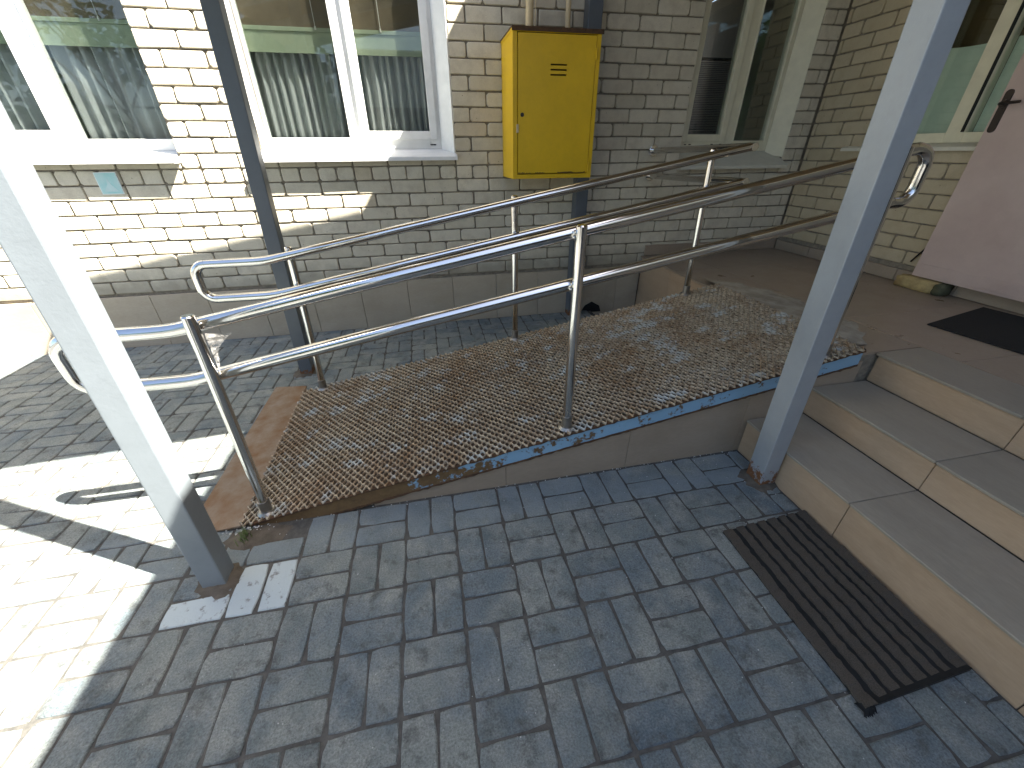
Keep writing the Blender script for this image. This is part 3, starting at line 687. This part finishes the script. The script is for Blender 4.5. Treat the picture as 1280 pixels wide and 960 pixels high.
# small plaque under the left window
t = thing('wall_plaque', 'small pale teal plaque on the bricks under the left window', 'plaque')
MB().box(-1.775, -1.640, 2.6432, 2.648, 1.142, 1.280).build('plate', 'white', t)
MB().box(-1.770, -1.645, 2.6418, 2.6428, 1.147, 1.275).build('print', 'plaque', t)
b = MB(); b.prism([(-1.752, 1.160), (-1.664, 1.160), (-1.684, 1.188), (-1.695, 1.205), (-1.708, 1.243), (-1.719, 1.205), (-1.732, 1.188)], 1, 2.6408, 2.6416); b.build('emblem', 'emblem', t)

# ================================================================== DOOR, WEDGE, MATS, CABLE
dr = thing('entrance_door', 'pink open entrance door leaf standing against the side wall', 'door')
DXF, DYL, DYR = 3.85, 1.282, .36
leaf = MB().box(DXF, DXF+.045, DYR, DYL, .588, 2.60).build('leaf', 'pink', dr, bevel=.003)
MB().box(DXF-.0035, DXF-.0003, DYR+.02, DYL-.03, .605, .675).build('kick_plate', 'pink', dr, bevel=.001, seg=1)
b = MB(); n = 10; pts = []
for i in range(n+1): a = math.pi*i/n; pts.append((1.246+.019*math.cos(a), 1.655+.019*math.sin(a)))
for i in range(n+1): a = math.pi+math.pi*i/n; pts.append((1.246+.019*math.cos(a), 1.478+.019*math.sin(a)))
b.prism(pts, 0, DXF-.008, DXF-.0004); pl_ = b.build('handle_plate', 'handle', leaf)
MB().tube([(DXF-.008, 1.246, 1.604), (DXF-.04, 1.246, 1.604), (DXF-.046, 1.236, 1.604), (DXF-.046, 1.15, 1.606)], [.009, .009, .009, .0075], 10).build('lever', 'handle', leaf, smooth=True)
MB().tube([(DXF-.008, 1.246, 1.604), (DXF-.018, 1.246, 1.604)], .019, 14).build('rosette', 'handle', leaf, smooth=True)
def rock(name, cx, cy, cz, sx, sy, sz, mat, parent=None, n=2, seed=1):
    bm = bmesh.new(); bmesh.ops.create_cube(bm, size=1); bmesh.ops.subdivide_edges(bm, edges=bm.edges, cuts=3, use_grid_fill=True)
    rs = random.Random(seed)
    for v in bm.verts:
        l = v.co.length; v.co *= (1-.16*(max(0, l-.55)/.32)); v.co += Vector((rs.uniform(-.035, .035), rs.uniform(-.035, .035), rs.uniform(-.035, .035)))
        v.co = Vector((v.co.x*sx+cx, v.co.y*sy+cy, v.co.z*sz+cz))
    me = bpy.data.meshes.new(name); bm.to_mesh(me); bm.free()
    for p in me.polygons: p.use_smooth = True
    return link(name, me, mat, parent)
t = thing('door_stone', 'yellowish stone wedge with dark broken end holding the pink door', 'stone')
rock('stone', 3.86, 1.215, .541, .12, .27, .082, 'stone', t, seed=3)
rock('stone_end', 3.857, 1.065, .541, .105, .06, .078, 'darkstone', t, seed=5)
o = MB().tube([(3.915, 1.37, .66), (3.905, 1.345, .70), (3.90, 1.31, .76), (3.90, 1.285, .84), (3.902, 1.27, .95)], .006, 8).build('cable', 'rubber', None, smooth=True)
tag(o, 'short black cable hanging behind the edge of the pink door', 'cable')

mt = thing('doormat', 'ribbed grey and black doormat on the paving at the foot of the steps', 'doormat')
A = [Vector((1.502, -.041, 0)), Vector((1.922, -.018, 0)), Vector((1.908, -.648, 0)), Vector((1.496, -.664, 0))]   # far-left, far-right, near-right, near-left
def mp(u, v): return A[0].lerp(A[1], u).lerp(A[3].lerp(A[2], u), v)
def wav(u, v): return .0015*math.sin(9*v+4*u)+.0012*math.sin(23*v+u)
def mat_strip(u0, u1, z0, z1, name, mat, jag=.0):
    n = 54; v = []
    for i in range(n+1):
        t = i/n; e = ru(-jag, jag); bz = 0 if jag == 0 else (.0014 if i % 4 < 2 else -.0008)+ru(-.0005, .0005)
        a, c = mp(u0+e, t), mp(u1+ru(-jag, jag), t); h = wav(u0, t)
        curl = .012*max(0, (t-.955)/.045)*max(0, 1-u0*8) 
        v += [(a.x, a.y, z0+h), (a.x+.001, a.y, z1+h+curl+bz), (c.x-.001, c.y, z1+h+curl+bz+ru(-.0006, .0006)), (c.x, c.y, z0+h)]
    f = [(4*i+q, 4*i+4+q, 4*i+5+q, 4*i+1+q) for i in range(n) for q in range(3)] + [(0,1,2,3), (4*n+3,4*n+2,4*n+1,4*n)]
    return MB().add(v, f).build(name, mat, mt)
mat_strip(0, 1, .001, .0065, 'backing', 'rubber')
us = [(.0, .10), (.155, .235), (.275, .365), (.41, .49), (.53, .625), (.665, .745), (.785, .855), (.90, 1.0)]
for u0, u1 in us: mat_strip(u0, u1, .005, .0125, 'rib', 'strip', .006)
b = MB(); n = 26; v = []
for i in range(n+1):
    t = i/n; a = A[3].lerp(A[2], -.03+.115*t); h = .012+.008*math.sin(math.pi*t)+ru(-.004, .004)
    v += [(a.x, a.y-.014+ru(-.007, .005), 0), (a.x+ru(-.003, .003), a.y-.004, h), (a.x, a.y+.014, h*.9), (a.x, a.y+.02, .004)]
b.add(v, [(4*i+q, 4*i+4+q, 4*i+5+q, 4*i+1+q) for i in range(n) for q in range(3)]).build('curled_corner', 'rubber', mt)
# black mat on the landing
b = MB(); c0 = Vector((3.192, .658)); ex = Vector((math.cos(.222), math.sin(.222))); ey = Vector((.087, -.99)).normalized(); v = []
for (p, q) in ((0, 0), (.66, 0), (.66, .95), (0, .95)):
    w = c0+ex*p+ey*q; v.append(w)
b.hexa([(w.x, w.y, .5035) for w in v[::-1]] + [(w.x, w.y, .511) for w in v[::-1]])
o = b.build('doormat', 'blackmat', None, bevel=.002, seg=1); tag(o, 'plain black doormat on the brown landing in front of the door', 'doormat')

# ================================================================== SMALL THINGS ON THE GROUND
b = MB(); n = 14; ring = []
v = [(-.41, .35, .006)]
for k in (.5, 1):
    for i in range(n):
        a = 2*math.pi*i/n; v.append((-.41+.145*k*math.cos(a)*ru(.85, 1.1), .345+.078*k*math.sin(a)*ru(.85, 1.1), (.005 if k == .5 else -.006)+ru(-.002, .003)))
f = [(0, 1+i, 1+(i+1) % n) for i in range(n)] + [(1+i, 1+n+i, 1+n+(i+1) % n, 1+(i+1) % n) for i in range(n)]
b.add(v, f)
for (px, py, ra) in ((-.483, .171, .072), (-.545, 1.84, .07), (1.884, .20, .075)):
    m = 20; vv = []
    for k, zz in ((.5, .012), (.85, .007), (1.25, -.006)):
        for i in range(m): a = 2*math.pi*i/m; q = k*ra*ru(.88, 1.12)*(1 if k < 1.2 else ru(.8, 1.25)); vv.append((px+q*math.cos(a), py+q*math.sin(a), zz+ru(-.002, .003)))
    b.add(vv, [(w*m+i, w*m+m+i, w*m+m+(i+1) % m, w*m+(i+1) % m) for w in range(2) for i in range(m)])
o = b.build('dirt', 'dirt', None, smooth=True); o['kind'] = 'stuff'
b = MB()
for i in range(46):
    x_, y_ = -.447+random.gauss(0, .012), .345+random.gauss(0, .02); a = ru(0, 6.28); h = ru(.02, .065); l = ru(.0, .028); w = .0018
    dx, dy = math.cos(a), math.sin(a)
    b.add([(x_-dy*w, y_+dx*w, -.002), (x_+dy*w, y_-dx*w, -.002), (x_+dx*l*.4+dy*w*.7, y_+dy*l*.4-dx*w*.7, h*.6), (x_+dx*l*.4-dy*w*.7, y_+dy*l*.4+dx*w*.7, h*.6), (x_+dx*l, y_+dy*l, h)], [(0,1,2,3), (3,2,4)])
o = b.build('grass_tuft', 'grass', None); tag(o, 'small green grass tuft growing at the foot of the ramp', 'grass')
b = MB()
def pebble(x_, y_, s, z=0):
    v = [(x_+s*math.cos(i*2.1+rnd())*ru(.6, 1), y_+s*math.sin(i*2.1+rnd())*ru(.6, 1), z) for i in range(3)]; v.append((x_, y_, z+s*ru(.5, .9))); b.add(v, [(0,1,3), (1,2,3), (2,0,3)])
for i in range(420): pebble(ru(-1.2, 1.9), ru(-.8, .40), ru(.001, .0045)*ru(.6, 1), .0005)
for i in range(120): pebble(ru(-.3, 1.9), ru(.395, .42), ru(.0015, .006), -.004)
for i in range(40): pebble(-.5+ru(-.06, .16), .40+ru(-.03, .02), ru(.003, .009), .002)
for i in range(40): pebble(ru(1.86, 1.93), ru(.02, .4), ru(.0015, .006), -.006)
o = b.build('debris', 'chip', None); o['kind'] = 'stuff'

# ================================================================== ACROSS THE YARD (seen mirrored in the panes and in the steel)
sh = thing('shed', 'corrugated pale steel shed across the yard, mirrored in the middle window', 'shed')
b = MB(); n = 60; v = []
for i in range(n+1):
    x_ = -1.2+6.0*i/n; y_ = -7.0+(.03 if i % 2 else 0); v += [(x_, y_, 2.45), (x_, y_, 3.6)]
b.add(v, [(2*i, 2*i+2, 2*i+3, 2*i+1) for i in range(n)]); b.build('cladding', 'steel', sh)
MB().box(-1.2, 4.8, -9.5, -7.02, -.05, 2.449).build('lower_wall', 'dark', sh)
MB().box(-1.3, 4.9, -9.6, -6.92, 3.602, 3.66).build('roof', 'steel', sh)
def tree(name, label, x_, y_, h, r, n, seed):
    t = thing(name, label, 'tree', 'trees across the yard'); rs = random.Random(seed)
    tr = MB(); tr.tube([(x_, y_, -.05), (x_+.1, y_, h*.3), (x_-.05, y_+.1, h*.6)], [.09, .07, .04], 8)
    cl = []
    for k in range(9):
        a = rs.uniform(0, 6.28); q = Vector((x_+math.cos(a)*r*rs.uniform(.3, .8), y_+math.sin(a)*r*rs.uniform(.3, .8), h*rs.uniform(.35, .95)))
        tr.tube([(x_, y_, h*rs.uniform(.25, .5)), tuple((Vector((x_, y_, h*.5))+q)/2), tuple(q)], [.03, .02, .01], 5); cl.append((q, r*rs.uniform(.3, .5)))
    tr.build('trunk', 'bark', t)
    b = MB()
    for i in range(n):
        c, rr = rs.choice(cl); d = Vector((rs.gauss(0, 1), rs.gauss(0, 1), rs.gauss(0, .8))).normalized()*rr*rs.uniform(.3, 1)**.5
        p = c+d; s = rs.uniform(.07, .14); u = Vector((rs.gauss(0, 1), rs.gauss(0, 1), rs.gauss(0, 1))).normalized(); w = u.orthogonal().normalized()
        b.add([p-u*s, p+w*s*.5, p+u*s, p-w*s*.5], [(0, 1, 2, 3)])
    o = b.build('crown', 'leaf', t)
tree('tree', 'bushy green tree across the yard, left of the steel shed', -2.9, -6.2, 4.6, 1.9, 5200, 1)
tree('tree', 'broad green tree farther left across the yard', -6.2, -6.6, 5.2, 2.6, 6500, 2)
